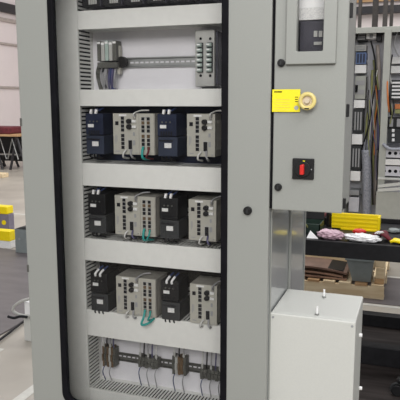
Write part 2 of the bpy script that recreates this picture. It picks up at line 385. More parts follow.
obj('cover', MB().box(vx0, vx1, YD, YD+.002, .2, 2.02).box(vx0, vx0+.0015, YD+.002, YD+.010, .2, 2.02).box(vx1-.0015, vx1, YD+.002, YD+.010, .2, 2.02), 'duct', t, bevel=.0008)
mb = MB()  # black wires packed close behind the teeth, darkening this duct's slots
for i in range(7):
    for x in (vx0+.010, vx1-.010): mb.tube([(x, YD+.016+i*.0118, .21), (x, YD+.016+i*.0118, 2.01)], .0064, n=8)
obj('wire_bundle', mb, 'wblack', t)
HX1 = -.43
def zat(y, x=88, Y=YD): return P(x, y, Y).z
zA = (zat(29.3, 80), zat(11.3, 80)); zBd = (zat(105.8, 84), zat(90, 84)); zCd = (zat(185.3, 86), zat(163.3, 86))
zDd = (zat(260, 87), zat(238.7, 87)); zE = (zat(334.8), zat(309.5)); zFd = (zat(388)-.06, zat(388))
for (a, b), l in zip((zA, zBd, zCd, zDd, zE, zFd), ('horizontal wiring duct topmost in view, under the row of dark modules', 'horizontal wiring duct under the bare rail with the screw terminal block',
        'horizontal wiring duct between the first and second row of beige switches', 'horizontal wiring duct between the second and third row of beige switches',
        'horizontal wiring duct right above the lowest terminal rail', 'bottom horizontal wiring duct below the lowest terminal rail')):
    duct_h(a, b, vx1+.001, HX1, l)
duct_h(1.995, 2.05, vx1+.001, HX1, 'horizontal wiring duct above the row of dark modules')
# dark sheets added behind the switch rows, standing in for dark modules and shade
for (lo, hi), m, l in (((zCd[1], zBd[0]), 'navy', 'dark navy sheet standing in for shade behind the upper row of beige switches'), ((zDd[1], zCd[0]), 'brownblack', 'black sheet standing in for shade behind the middle row of beige switches'),
                       ((zE[1], zDd[0]), 'brownblack', 'black sheet standing in for shade behind the lower row of beige switches')):
    t = tag(obj('shade_sheet', B(vx1+.004, HX1, YP-.006, YP-.0005, lo+.003, hi-.003), m), l, 'shade sheet', 'dark sheets standing in for shade')
# ------------------------------------------------------------------ rails
def rail(x0, x1, zc, m, label):
    mb = MB()
    y = YP-.0005
    if True:
        mb.box(x0, x1, y-.0015, y, zc-.0125, zc-.003).box(x0, x1, y-.0015, y, zc+.003, zc+.0125)
        x = x0
        while x < x1: mb.box(x, min(x+.006, x1), y-.0015, y, zc-.003, zc+.003); x += .019
        for s in (-1, 1):
            za = zc+s*.0125
            mb.box(x0, x1, y-.0075, y, min(za, za+s*.0012), max(za, za+s*.0012)).box(x0, x1, y-.0075, y-.006, min(za, za+s*.005), max(za, za+s*.005))
    t = thing('din_rail', label, 'mounting rail', ((x0+x1)/2, YP, zc-.0175), 'slotted mounting rails')
    obj('slotted_strip', mb, m, t); 
    for x in (x0+.02, x1-.02): obj('screw', MB().cyl((x, y-.003, zc), .004, .004, n=8), m, t)
    return t
zr1 = P(160, 62, YP).z; rail(P(100, 62, YP).x, -.44, zr1, 'zinc', 'bare slotted steel rail in the bright top compartment')
zr5 = (P(125, 358.5, YP-.01).z+P(195, 367, YP-.01).z)/2
rail(P(104, 350, YP).x, -.44, zr5, 'dkzinc', 'dark slotted rail carrying small terminal groups at the bottom')
zrow = {}
YS = 1.868                                            # front of the switch cases
for i, (x, ya, yb, nm) in enumerate(((114, 113.3, 154, 'upper'), (115.7, 193.5, 234, 'middle'), (117, 274, 313, 'lower'))):
    zrow[i] = (P(x, yb, YS).z, P(x, ya, YS).z, P(x, (ya+yb)/2, YS).x)
    rail(vx1+.01, -.44, (zrow[i][0]+zrow[i][1])/2, 'zinc', 'steel rail behind the %s row of beige switches' % nm)
    # sit the rail on the dark shade sheet
    bpy.data.objects[[o.name for o in bpy.data.objects if o.name.startswith('din_rail')][-1]]
for o in list(bpy.data.objects):
    if o.name.startswith('din_rail') and 'behind the' in o.get('label', ''): o.location.y -= .0055
YR = YP-.0145                                         # back of devices on those rails
# ------------------------------------------------------------------ beige switches
SH = .131; z0 = 0
def make_switch(label):
    w = .083; t = thing('network_switch', label, 'network switch', (0, 0, 0), 'beige network switches')
    mb = MB().box(0, w, YS+.003, YR, 0, SH)
    for i in range(7): mb.box(w, w+.001, YS+.02+i*.01, YS+.025+i*.01, .02, SH-.02)
    obj('case', mb, 'beige2', t, bevel=.0015)
    fr = obj('front_plate', B(0, w, YS, YS+.003, 0, SH), 'beige', t, bevel=.001)
    def rect(nm, x, z, a, b, m, d=.002, par=t, bv=0): return obj(nm, B(x, x+a, YS-d, YS+.0005, z, z+b), m, par, bevel=bv)
    rect('aux_port', .008, .094, .010, .012, 'port')
    for g in (0, 1):
        for i in range(4):
            rect('port', .0265, .0175+g*.0560+i*.0126, .0098, .0102, 'port')
        rect('port_frame', .0255, .0165+g*.0560, .0115, .0500, 'greyterm', .0006)
    for z in (.089, .107):
        p = obj('power_plug', MB().cyl((.054, YS-.006, z), .0078, .012, n=12)  .box(.054, .062, YS-.009, YS-.001, z-.004, z+.004), 'black', t, bevel=.001)
        rect('plug_label', .0625, z-.004, .013, .008, 'label', .006)
    rect('serial_port', .0500, .017, .011, .029, 'port', .004, bv=.001)
    rect('serial_port_shell', .0485, .013, .014, .037, 'greyterm', .0015)
    rect('name_label', .020, .1225, .024, .006, 'label', .001)
    rect('side_print', .0075, .034, .002, .028, 'mark', .0008); rect('side_print', .0115, .040, .0015, .022, 'mark', .0008)
    rect('bottom_print', .008, .008, .012, .003, 'mark', .0008)
    rect('status_light_block', .064, .030, .007, .016, 'mark', .0012); rect('status_light_block', .064, .060, .006, .012, 'mark', .0012)
    for z in (.006, .125):
        obj('screw', MB().cyl((.0745, YS-.001, z), .0028, .002, n=8), 'zinc', t)
    obj('terminal_clip', B(.066, .074, YS-.004, YS, .112, .129), 'beige2', t, bevel=.001)
    return t
def make_exp(label):
    w = .056; t = thing('port_module', label, 'network module', (0, 0, 0), 'beige port modules beside the switches')
    mb = MB().box(0, w, YS+.003, YR, 0, SH)
    for i in range(7): mb.box(w, w+.001, YS+.02+i*.01, YS+.025+i*.01, .02, SH-.02)
    obj('case', mb, 'beige2', t, bevel=.0015)
    obj('front_plate', B(0, w-.002, YS, YS+.003, 0, SH), 'beige', t, bevel=.001)
    for cxx in (.0095, .0290):
        for g in (0, 1):
            obj('port_frame', B(cxx-.0015, cxx+.0125, YS-.0006, YS, .0155+g*.055, .0155+g*.055+.050), 'greyterm', t)
            for i in range(4):
                z = .0165+g*.0550+i*.0126
                obj('port', B(cxx, cxx+.0105, YS-.002, YS+.0005, z, z+.0102), 'port' if (i+g) % 3 else 'brown', t)
    obj('name_label', B(.010, .034, YS-.001, YS, .1165, .1195), 'mark', t)
    return t
def zstretch(root, k, kx=1):
    for o in bpy.data.objects:
        if o.parent == root:
            for v in o.data.vertices: v.co.z *= k; v.co.x *= kx
rows = ['upper', 'middle', 'lower']; S1 = None; E1 = None
LX = {}
for i in range(3):
    za, zc, xa = zrow[i]
    lx = xa-.003; ex = P(139.5+i*1.6, (154, 234, 313)[i], YS).x
    rx = P((187, 188.7, 190)[i], (155, 240, 322)[i], YS).x
    LX[i] = (lx, rx, za)
    for k, x in enumerate((lx, rx)):
        lab = 'beige network switch with two rows of ports, %s in the %s device row' % ('leftmost' if k == 0 else 'rightmost', rows[i])
        if S1 is None: S1 = make_switch(lab); zstretch(S1, 1.045, 1.157); S1.location = (x, 0, za)
        else: dup(S1, (x, 0, za), lab)
    lab = 'beige module with two port columns, joined to the left switch of the %s row' % rows[i]
    if E1 is None: E1 = make_exp(lab); zstretch(E1, 1.045); E1.location = (lx+.0968, 0, za)
    else: dup(E1, (lx+.0968, 0, za), lab)
# ------------------------------------------------------------------ dark power modules with plugs and labels
YM = 1.878
def make_power(cu, clo, label, curved, sc_=1):
    t = thing('power_module', label, 'power module', (0, 0, 0), 'dark power modules between the switches')
    obj('upper_body', B(.0, .068, YM, YR, .066, .139), cu, t, bevel=.002)
    obj('lower_body', B(.004, .073, YM-.006, YR, .0, .064), clo, t, bevel=.002)
    for i in range(5): obj('vent_slot', B(.012+i*.009, .017+i*.009, YM-.001, YM+.001, .066, .082), 'port', t)
    obj('name_label', B(.010, .032, YM-.0015, YM, .092, .103), 'label', t)
    obj('name_label', B(.028, .052, YM-.0075, YM-.006, .028, .044), 'label', t)
    obj('terminal_row', B(.008, .058, YM-.007, YM-.005, .049, .054), 'port', t)
    for k in range(3): obj('terminal_screw', MB().cyl((.018+.014*k, YM-.001, .112), .0028, .003, n=8), 'dkzinc', t)
    for k in (0, 1):
        x = .024+k*.019
        if curved: mb = MB().tube([(x, YM-.004, .130), (x+.001, YM-.006, .140), (x+.006, YM+.01, .151)], .0042, n=8)
        else: mb = MB().box(x-.004, x+.004, YM-.005, YM+.006, .138, .153, rot=Matrix.Rotation(.2, 3, 'Y'))
        p = obj('white_plug', mb, 'white', t, bevel=0 if curved else .001)
        obj('plug_wire', MB().tube([(x+.004, YM+.012, .149), (x+.010, YM+.035, .158)], .003, n=6), 'wblue', p)
    for k in range(3):
        obj('lower_wire', MB().tube([(.014+.016*k, YM+.004, .002), (.016+.016*k, YM+.002, -.010), (.020+.016*k, YM+.03, -.019)], .003, n=6), 'wblack', t)
    return t
for i in range(3):
    lx, rx, za = LX[i]
    for k, x in enumerate((P((86, 88.5, 91)[i], 140+80*i, YM).x, P((157.5, 159.5, 161)[i], 140+80*i, YM).x)):
        lab = 'dark power module with white plugs, %s switches in the %s row' % ('left of both' if k == 0 else 'between the', rows[i])
        t = make_power('navy' if i == 0 else 'black', 'bluegrey' if i == 0 else 'charcoal', lab, i == 2)
        t.location = (x, 0, za+(-.003 if k else -.003))
# ------------------------------------------------------------------ row of dark modules at the very top
zt0 = zA[1]+.012
labs = ['dark relay module above the top duct, first from the left', 'dark relay module above the top duct, second from the left', 'dark relay module above the top duct, third from the left',
        'dark relay module above the top duct, fourth from the left', 'dark relay module above the top duct, fifth from the left', 'dark relay module above the top duct, farthest right']
t0 = None
for i in range(6):
    if t0 is None:
        t0 = thing('relay_module', labs[0], 'relay', (0, 0, 0), 'dark relay modules in the top row')
        obj('body', B(0, .066, YM, YR+.01, 0, .115), 'glassy', t0, bevel=.002)
        obj('socket', B(.002, .064, YM-.010, YM, 0, .030), 'black', t0, bevel=.002)
        for k in range(4): obj('terminal', B(.028+k*.008, .034+k*.008, YM-.0125, YM-.010, .006, .022+.003*(k % 2)), 'greyterm', t0)
        obj('name_label', B(.02, .05, YM-.001, YM, .05, .062), 'label', t0)
    x = P(83, 5, YM).x+i*.078
    r = t0 if i == 0 else dup(t0, (x, 0, zt0), labs[i])
    r.location = (x, 0, zt0)
rail(vx1+.01, -.44, zt0+.06, 'zinc', 'steel rail behind the dark relay modules at the top')
# ------------------------------------------------------------------ top compartment: pale terminal cluster and screw terminal block
ya = 1.935
def X_(px, py, Y): return P(px, py, Y).x
c0 = P(97, 42, ya); c1 = P(116, 62, ya)
tc = thing('terminal_cluster', 'pale green clear terminal blocks with hanging wires at the rail left end', 'terminal block', ((c0.x+c1.x)/2, YP, P(100, 89, ya).z))
for k in range(5):
    a = X_(97+k*3.9, 50, ya); b = X_(100.4+k*3.9, 50, ya)
    zl_, zh = P(100, 61, ya).z, P(100, 41+(k % 2), ya).z
    o = obj('terminal_slice', B(a, b, ya, YP-.009, zl_, zh), ('dkterm', 'greyterm', 'greenclear', 'greyterm', 'dkterm')[k], tc, bevel=.001)
    obj('white_marker', B(a+.001, b-.001, ya-.002, ya, zh-.010, zh-.003), 'white', o)
obj('lower_carrier', B(X_(97, 62, ya), X_(117, 62, ya), ya+.002, YP-.009, P(100, 68, ya).z, P(100, 62.5, ya).z), 'dkterm', tc, bevel=.001)
obj('end_stop', B(X_(117, 62, ya+.02), X_(119.5, 62, ya+.02), ya+.02, YP-.009, P(118, 74, ya).z, P(118, 45, ya).z), 'beige', tc, bevel=.001)
kx = P(121.5, 62, 1.955); obj('end_clamp', MB().cyl((kx.x, 1.962, kx.z), .019, .022, n=14), 'brownblack', tc, bevel=.002)
for k, (x, y1, m) in enumerate(((98, 78, 'dkterm'), (100, 80, 'dkterm'), (103, 87, 'wgrey'), (106, 86, 'wgrey'), (109, 88, 'wpurple'), (111, 84, 'wblue'), (113, 88, 'wpurple'), (115, 87, 'wgrey'), (104, 76, 'wblack'))):
    p = P(x, 66, ya+.015); q = P(x+random.uniform(-1, 1.5), y1, ya+.02); r = P(x+1, y1+2, 1.94)
    obj('hanging_wire', MB().tube([(p.x, ya+.02, p.z), ((p.x+q.x)/2+.003, ya+.008, (p.z+q.z)/2), (q.x, ya+.02, q.z), (r.x, 1.95, zBd[1]+.002)], .0032 if k % 3 else .005, n=6), m, tc)
yt = 1.925
b0, b1 = P(195.2, 50.3, yt), P(213.2, 60, yt)
bz0, bz1 = P(205, 86.5, yt).z, P(205, 30, yt).z
tb = thing('screw_terminal_block', 'tall pale grey block with two columns of green screw terminals at right', 'terminal block', ((b0.x+b1.x)/2, YP, bz0))
obj('base_plate', B(b0.x, b1.x+.004, yt, YP-.009, bz0, bz1), 'greyterm', tb, bevel=.002)
obj('end_wall', B(b1.x+.005, b1.x+.012, yt+.01, YP-.009, bz0+.005, bz1-.003), 'glassy', tb, bevel=.001)
for cx_ in (200.2, 209.8):
    xx = P(cx_, 65, yt-.005).x
    for yy in (38.7, 75.7):
        zz = P(cx_, yy, yt).z
        obj('mounting_hole', MB().cyl((xx, yt-.0005, zz), .0045, .002, n=12), 'rubber', tb)
    obj('terminal_strip', B(xx-.009, xx+.009, yt-.006, yt, P(200, 72.5, yt).z, P(200, 43, yt).z), 'charcoal', tb)
    for k in range(6):
        zz = P(200, 45.3+k*5.0, yt-.006).z
        o = obj('screw_terminal', MB().cyl((xx-.001, yt-.010, zz), .0056, .017, 'X', n=10), 'greenclear', tb, bevel=.001)
        obj('screw_cap', B(xx-.008, xx+.002, yt-.0168, yt-.013, zz-.001, zz+.0035), 'white', o)
u = P(203, 86.5, 1.92); v = P(217, 85, 1.92)
tag(obj('rail_foot', B(u.x, v.x, 1.91, YP, bz0-.010, bz0-.003), 'black', bevel=.001), 'small black bracket directly under the green screw terminal block', 'bracket')
# ------------------------------------------------------------------ bottom compartment: small terminal groups
yq = 1.945
def tgroup(px, py, pw, ph, cols_, label, wires):
    a = P(px, py, yq); s = a.z
    wid = P(px+pw, py, yq).x-a.x; hh = (P(px, py, yq).z-P(px, py+ph, yq).z)
    t = thing('terminal_group', label, 'terminal block', (a.x+wid/2, YP, s-hh), 'terminal groups on the bottom rail')
    n = len(cols_)
    for k, m in enumerate(cols_):
        x0 = a.x+wid*k/n; dz = .004*(k % 2)
        o = obj('terminal_slice', MB().box(x0, x0+wid/n-.0008, yq, YP-.008, s-hh+dz, s-dz).box(x0+.001, x0+wid/n-.002, yq-.006, yq, s-hh*.7, s-hh*.35), m, t, bevel=.001)
    for k in range(wires):
        xx = a.x+wid*(k+.5)/wires
        m = ('wwhite', 'wblack', 'wgrey', 'wpurple')[k % 4]
        obj('upper_wire', MB().tube([(xx, yq+.004, s-.004), (xx+.002, yq-.003, s+.02), (xx+.003, yq+.004, zE[0]-.001)], .0026, n=6), m, t)
        if k % 2 == 0:
            obj('marker_sleeve', MB().cyl((xx+.001, yq-.001, s+.010), .0045, .014, 'Z', n=8), 'greyterm', t)
            obj('lower_wire', MB().tube([(xx, yq+.004, s-hh+.002), (xx-.003, yq-.006, s-hh-.02), (xx-.006, yq+.02, zFd[1]+.001)], .0020, n=6), ('wblue', 'wblack', 'wgrey')[k % 3] if k < 2 else 'wgrey', t)
    return t
tgroup(102, 346, 13, 20, ('brown', 'dkterm', 'brown', 'greyterm', 'brown', 'dkterm'), 'brown and black terminal group at the left end of the bottom rail', 4)
tgroup(138, 356, 20, 11, ('dkterm',)*6, 'dark grey terminal group second from left on the bottom rail', 5)
tgroup(172, 356, 14, 18, ('dkterm', 'greyterm', 'brown', 'brown', 'dkterm'), 'brown terminal group third from left on the bottom rail', 3)
tgroup(200, 368, 22, 11, ('dkterm',)*6, 'dark grey terminal group at the right end of the bottom rail', 5)
# ------------------------------------------------------------------ patch cables at the switches
def cable(pts, r, m, label, group=None): return tag(obj('cable', MB().tube(pts, r, n=8), m, smooth=True), label, 'cable', group)
G = 'cables plugged into the beige switches'
for i in range(3):
    lx, rx, za = LX[i]; y = YS-.008; n = rows[i]
    ex = lx+.0968
    cable([(ex+.016, YS-.003, za+.026), (ex+.016, y-.004, za+.014), (ex+.017, y-.002, za-.010), (ex+.024, YS+.03, za-.016)] if i < 2 else
          [(ex+.016, YS-.003, za+.026), (ex+.016, y-.008, za+.004), (ex+.010, y-.014, za-.022), (ex+.034, y-.010, za-.016), (ex+.044, YS+.02, za-.006)], .0042, 'teal', 'teal patch cable from the port module of the %s device row' % n, G)
    cable([(ex+.036, YS-.003, za+.024), (ex+.038, y-.006, za+.010), (ex+.030, y-.002, za-.008), (ex+.036, YS+.03, za-.016)], .0032, 'teal' if i else 'maroon', ('dark red' if i == 0 else 'thin teal')+' patch cable at right in the port module, %s row' % n, G)
    for k, x in enumerate((lx, rx)):
        side = 'left' if k == 0 else 'right'
        cable([(x+.050, YS-.001, za+.016), (x+.044, y-.004, za+.006), (x+.041, y, za-.009), (x+.043, YS+.03, za-.016)], .0032, 'wwhite', 'thin white cable under the %s switch of the %s row' % (side, n), G)
        cable([(x+.068, YS-.001, za+.018), (x+.070, y-.004, za+.004), (x+.074, y, za-.008), (x+.066, YS+.03, za-.016)], .0034, 'wgrey' if i != 1 else 'wpurple', '%s cable looping under the %s switch of the %s row' % ('violet' if i == 1 else 'grey', side, n), G)
        cable([(x+.084, YS-.001, za+.122), (x+.084, y-.006, za+.136), (x+.094, YS+.02, za+.146), (x+.116, YS+.04, za+.147)], .0026, 'wwhite' if i == 0 else 'wgrey', '%s cable bending over the top of the %s switch in the %s row' % ('white' if i == 0 else 'grey', side, n), G)
# ------------------------------------------------------------------ black workbench and what lies on it
ZT_ = .737; e = PZ(305, 237, ZT_); yf = 3.55; yb = 4.24; zap = P(350, 258.8, yf-.01).z
bn = thing('workbench', 'long black steel workbench behind the cabinet with clutter on top', 'workbench', (0, 3.9, 0))
obj('worktop', B(-1.35, 1.3, yf+.002, yb, ZT_-.03, ZT_), 'bench', bn, bevel=.004)
obj('front_apron', B(-1.35, 1.3, yf-.01, yf+.012, zap, ZT_+.004), 'bench', bn, bevel=.004)
obj('rear_apron', B(-1.35, 1.3, yb-.02, yb, zap+.04, ZT_-.03), 'bench', bn, bevel=.004)
obj('rear_lip', B(-1.35, 1.3, yb-.02, yb, ZT_, ZT_+.03), 'bench', bn, bevel=.003)
for x in (-1.3, 1.25):
    for y in (yf+.04, yb-.04): obj('leg', B(x-.03, x+.03, y-.03, y+.03, .1, ZT_-.03), 'bench', bn, bevel=.003)
obj('front_foot_rail', B(-1.35, 1.3, yf, yf+.08, .013, .125), 'bench', bn, bevel=.004)
obj('rear_foot_rail', B(-1.35, 1.3, yb-.04, yb+.04, .013, .095), 'bench', bn, bevel=.004)
a = PZ(331, 229, ZT_); b = PZ(381, 230.5, ZT_)
yy = 3.93; xa, xb = P(331.5, 224, yy).x, P(380, 224, yy).x; zh = P(360, 214.5, yy).z
yt_ = thing('yellow_trough', 'bright yellow ribbed plastic trough lying on the black workbench', 'plastic trough', ((xa+xb)/2, yy, ZT_))
mb = MB().box(xa, xb-.012, yy, yy+.006, ZT_+.014, zh).box(xa, xb-.012, yy+.08, yy+.086, ZT_+.014, zh-.01).box(xa, xb-.012, yy, yy+.086, ZT_+.006, ZT_+.014)
obj('body', mb, 'yellow', yt_, bevel=.002)
mb = MB()
for k in range(3): mb.box(xa, xb-.012, yy-.004, yy, ZT_+.02+k*.026, ZT_+.030+k*.026)
obj('rib', mb, 'yellow', yt_, bevel=.001)
obj('end_cap', B(xb-.014, xb, yy-.006, yy+.092, ZT_, zh-.012), 'yellow', yt_, bevel=.002)
obj('foot', B(xa+.06, xb-.016, yy-.012, yy+.05, ZT_, ZT_+.008), 'yellow', yt_, bevel=.001)
def onbench(x, y, z=ZT_): return PZ(x, y, z)
c = PZ(332, 236.5, ZT_); cl = tag(obj('plastic_bag', MB().blob((c.x, 3.63, ZT_+.026), .074, .05, .028, .2, 1, 4, 4), 'pink', smooth=True), 'crumpled pink plastic bag on the workbench, left of the white one', 'bag')
c = PZ(363, 240, ZT_); tag(obj('plastic_bag', MB().blob((c.x, 3.62, ZT_+.021), .098, .05, .022, .22, 3, 4, 4), 'bag', smooth=True), 'crumpled white plastic bag at the bench front edge', 'bag')
c = PZ(359.5, 234.5, ZT_)
rc_ = thing('red_cap', 'small bright red cap lying before the yellow trough', 'cap', (c.x, 3.79, ZT_))
obj('crown', MB().blob((c.x, 3.78, ZT_+.026), .040, .03, .016, .15, 4), 'red', rc_, smooth=True)
obj('stem', MB().cyl((c.x, 3.78, ZT_+.009), .034, .018, 'Z', r2=.032), 'red', rc_, bevel=.002)
c = PZ(381.5, 237, ZT_)
mb = MB()
for k in range(6):
    mb.tube([(c.x-.055+.008*k, 3.655+.012*k, ZT_+.012), (c.x-.01+.006*k, 3.64+.02*k, ZT_+.055-.003*k), (c.x+.06-.004*k, 3.645+.016*k, ZT_+.012)], .011, n=8)
tag(obj('hose_bundle', mb, 'maroon', smooth=True), 'dark red coiled hose bundle on the workbench, right of the trough', 'hose')
mb = MB()
for k in range(3): mb.tube([(c.x-.03+.010*k, 3.635, ZT_+.048), (c.x-.01+.010*k, 3.628, ZT_+.062), (c.x+.02, 3.64+.01*k, ZT_+.045)], .004, n=6)
tag(obj('cable_tie_bunch', mb, 'bag', smooth=True), 'few white cable ties on top of the dark red hose', 'cable tie')
c = PZ(406, 243, ZT_)
gl = thing('work_glove', 'yellow work glove at the right end of the bench front', 'glove', (c.x, 3.62, ZT_))
obj('palm', MB().blob((c.x, 3.62, ZT_+.015), .05, .04, .016, .1, 5), 'yellow', gl, smooth=True)
for k in range(4): obj('finger', MB().tube([(c.x-.03, 3.60+.016*k, ZT_+.014), (c.x-.062, 3.605+.017*k, ZT_+.018), (c.x-.085+.006*k, 3.61+.018*k, ZT_+.011)], .0085, n=8), 'yellow', gl, smooth=True)
obj('thumb', MB().tube([(c.x, 3.65, ZT_+.014), (c.x-.02, 3.69, ZT_+.016)], .009, n=8), 'yellow', gl, smooth=True)
c = PZ(394, 233, ZT_); tag(obj('cloth', MB().blob((c.x, c.y+.02, ZT_+.012), .04, .04, .014, .2, 8), 'bin', smooth=True), 'small grey rag behind the yellow glove on the bench', 'cloth')
# left clutter: stacked boards, dark green box with white paper, black bottle
xq0, xq1 = P(303, 218, 4.1).x, P(326, 218, 4.1).x
for k, (m, l) in enumerate((('maroon', 'dark red board at the bottom of the small stack, bench left'), ('wood2', 'brown board in the middle of the small stack, bench left'), ('white', 'white sheet on top of the small board stack, bench left'))):
    tag(obj('board', B(xq0-.1, xq1-.01*k, 4.02, 4.2, .7875+.0185*k, .8055+.0185*k), m, bevel=.001), l, 'board', 'boards stacked on the bench')
bx = tag(obj('black_carton', B(xq0-.1, xq1+.01, 4.03, 4.19, ZT_, .787), 'black', bevel=.003), 'black carton under the small board stack on the bench', 'box')
xg0, xg1 = P(305, 230, 3.8).x, P(322, 230, 3.8).x
tb_ = thing('tool_case', 'dark green black open tool case at the left of the bench', 'tool case', ((xg0+xg1)/2, 3.8, ZT_))
M['dkgreen'] = mat('dark_green_plastic', (.02,.04,.03), .4, noise=.2)
mb = MB().box(xg0-.1, xg1, 3.72, 3.728, ZT_, .80).box(xg0-.1, xg1, 3.88, 3.888, ZT_, .81).box(xg1-.008, xg1, 3.72, 3.888, ZT_, .80).box(xg0-.1, xg0-.092, 3.72, 3.888, ZT_, .80).box(xg0-.1, xg1, 3.72, 3.888, ZT_, ZT_+.006)
obj('tray', mb, 'dkgreen', tb_, bevel=.001)
obj('lid', B(xg0-.1, xg1, 3.885, 3.893, .80, .86, rot=Matrix.Rotation(-.25, 3, 'X')), 'black', tb_, bevel=.002)
obj('handle', MB().tube([(xg0-.02, 3.71, .78), (xg0-.01, 3.695, .80), (xg0+.02, 3.695, .80), (xg0+.03, 3.71, .78)], .005), 'wyel', tb_)
c = P(314, 233, 3.69)
tag(obj('paper_scrap', MB().prism([Vector((c.x-.03, 3.60, ZT_)), Vector((c.x+.04, 3.60, ZT_)), Vector((c.x-.015, 3.64, ZT_+.038))], (0, .004, .001)), 'white'), 'torn white paper leaning on the green tool case', 'paper')
bp_ = P(329, 218, 4.0)
bt = thing('spray_bottle', 'small black bottle standing left of the yellow trough', 'bottle', (bp_.x, 4.0, ZT_))
obj('body', MB().cyl((bp_.x, 4.0, ZT_+.045), .017, .09, 'Z'), 'black', bt, bevel=.004)
obj('cap', MB().cyl((bp_.x, 4.0, ZT_+.10), .009, .02, 'Z'), 'navy', bt, bevel=.001)
# ------------------------------------------------------------------ pallet and load beyond the bench
pf = 4.84; pxr = P(384, 290, pf).x
pl = thing('pallet', 'pale wooden pallet on the floor seen under the workbench', 'pallet', (-.75, 5.3, 0))
for y in (pf, pf+.46, pf+.92): obj('bottom_board', B(-1.35, pxr, y, y+.10, .0045, .02), 'wood', pl, bevel=.002)
for y in (pf, pf+.46, pf+.92): obj('stringer', B(-1.35, pxr, y+.002, y+.04, .021, .10), 'wood', pl, bevel=.002)
for k in range(9):
    x = pxr-.1-k*.125; obj('deck_board', B(x, x+.095, pf-.005, pf+1.03, .101, .12), 'wood2' if k % 3 == 1 else 'wood', pl, bevel=.002)
xs0, xs1 = P(300, 270, 4.9).x, P(347, 270, 4.9).x
sh = thing('sheet_stack', 'dark brown sheets lying on the pallet, left of the grey bin', 'sheet stack', ((xs0+xs1)/2, 5.1, .12))
zst = P(325, 262, 4.9).z
for k in range(4):
    h = .012; n = 14; base = (.1225, .141, .165, .182)[k]
    mb = MB(); arc = (.004, .012, .020, .010)[k]
    pts = [Vector((xs0-.2+(xs1-xs0+.2-.03*(k % 2))*j/n, 4.87+.01*k, base+arc*(1-((j-n*.45)/(n*.55))**2)*1.6)) for j in range(n+1)]
    pts = [Vector((p.x, p.y, max(p.z, base))) for p in pts]
    pts2 = [p+Vector((0, 0, h if k != 2 else .016)) for p in reversed(pts)]
    mb.prism(pts+pts2, (0, .3, 0)); obj('sheet', mb, ('sheet_brown', 'sheet_brown', 'card', 'brownblack')[k], sh)
pk = obj('pale_plank', B(xs0-.2, xs1+.02, 5.30, 5.36, .1205, .36), 'wood', bevel=.003)
tag(pk, 'pale wooden plank standing on edge behind the brown sheets', 'plank')
yv = 4.86
q = [P(x, y, yv) for x, y in ((346, 259), (373.5, 261), (371, 281), (352, 279.5))]
bi = thing('plastic_bin', 'blue grey tapered plastic bin on the pallet', 'bin', ((q[0].x+q[1].x)/2, yv+.12, .122))
zt_b = .31; mb = MB()
T = [Vector((q[0].x, yv-.0, zt_b)), Vector((q[1].x, yv-.0, zt_b)), Vector((q[1].x, yv+.28, zt_b)), Vector((q[0].x, yv+.28, zt_b))]
Bq = [Vector((q[3].x, yv+.03, .122)), Vector((q[2].x-.005, yv+.03, .122)), Vector((q[2].x-.005, yv+.24, .122)), Vector((q[3].x, yv+.24, .122))]
cT = sum(T, Vector())/4
vt = [mb.b.verts.new(v) for v in T]; vb = [mb.b.verts.new(v) for v in Bq]
ti = [mb.b.verts.new(cT+(v-cT)*.93) for v in T]; bi_ = [mb.b.verts.new(Vector((cT.x+(v.x-cT.x)*.9, cT.y+(v.y-cT.y)*.9, .13))) for v in Bq]
for k in range(4):
    j = (k+1) % 4
    mb.b.faces.new((vb[k], vb[j], vt[j], vt[k])); mb.b.faces.new((vt[k], vt[j], ti[j], ti[k])); mb.b.faces.new((ti[k], ti[j], bi_[j], bi_[k]))
mb.b.faces.new(vb[::-1]); mb.b.faces.new(bi_)
obj('body', mb, 'bin', bi, bevel=.002)
obj('rim', MB().box(T[0].x-.006, T[1].x+.006, yv-.010, yv-.001, zt_b-.012, zt_b+.004), 'bin', bi, bevel=.001)
xw = P(375, 275, 4.9).x
for k, (dx, h0, h1, m) in enumerate(((0, .122, .16, 'wood2'), (.006, .161, .25, 'wood'), (.0, .251, .335, 'wood'))):
    tag(obj('wood_block', B(xw+dx, pxr-.004, 4.87+.01*k, 5.05, h0, h1), m, bevel=.003), 'wood block beside the grey bin, %s of its stack' % ('bottom', 'middle', 'top')[k], 'wood block', 'wood blocks stacked on the pallet')
# ------------------------------------------------------------------ chair foot at the right edge
c = PZ(397, 392, .03)
cf = thing('office_chair', 'black office chair base leg with castor at the right edge', 'chair', (c.x+.25, c.y+.05, .013))
obj('base_leg', MB().tube([(c.x+.25, c.y+.05, .16), (c.x+.1, c.y+.02, .13), (c.x+.0, c.y+.0, .09)], .017), 'black', cf, smooth=True)
for dx in (-.012, .012): obj('castor_wheel', MB().cyl((c.x+.0, c.y+dx, .043), .03, .016, 'Y', n=20), 'black', cf, bevel=.003)
obj('castor_hood', MB().torus((c.x+.0, c.y, .046), .032, .006, 24, 8), 'charcoal', cf, smooth=True)
obj('column', MB().cyl((c.x+.25, c.y+.05, .28), .025, .26, 'Z'), 'black', cf)
for k in range(4):
    a = .75+k*PI*2/5; obj('base_leg', MB().tube([(c.x+.25, c.y+.05, .16), (c.x+.25+.25*math.cos(a), c.y+.05+.25*math.sin(a), .09)], .017), 'black', cf)
    obj('castor_wheel', MB().cyl((c.x+.25+.25*math.cos(a), c.y+.05+.25*math.sin(a), .043), .03, .03, 'Y', n=20), 'black', cf)
obj('seat', MB().cyl((c.x+.25, c.y+.05, .44), .21, .06, 'Z'), 'black', cf, bevel=.015)
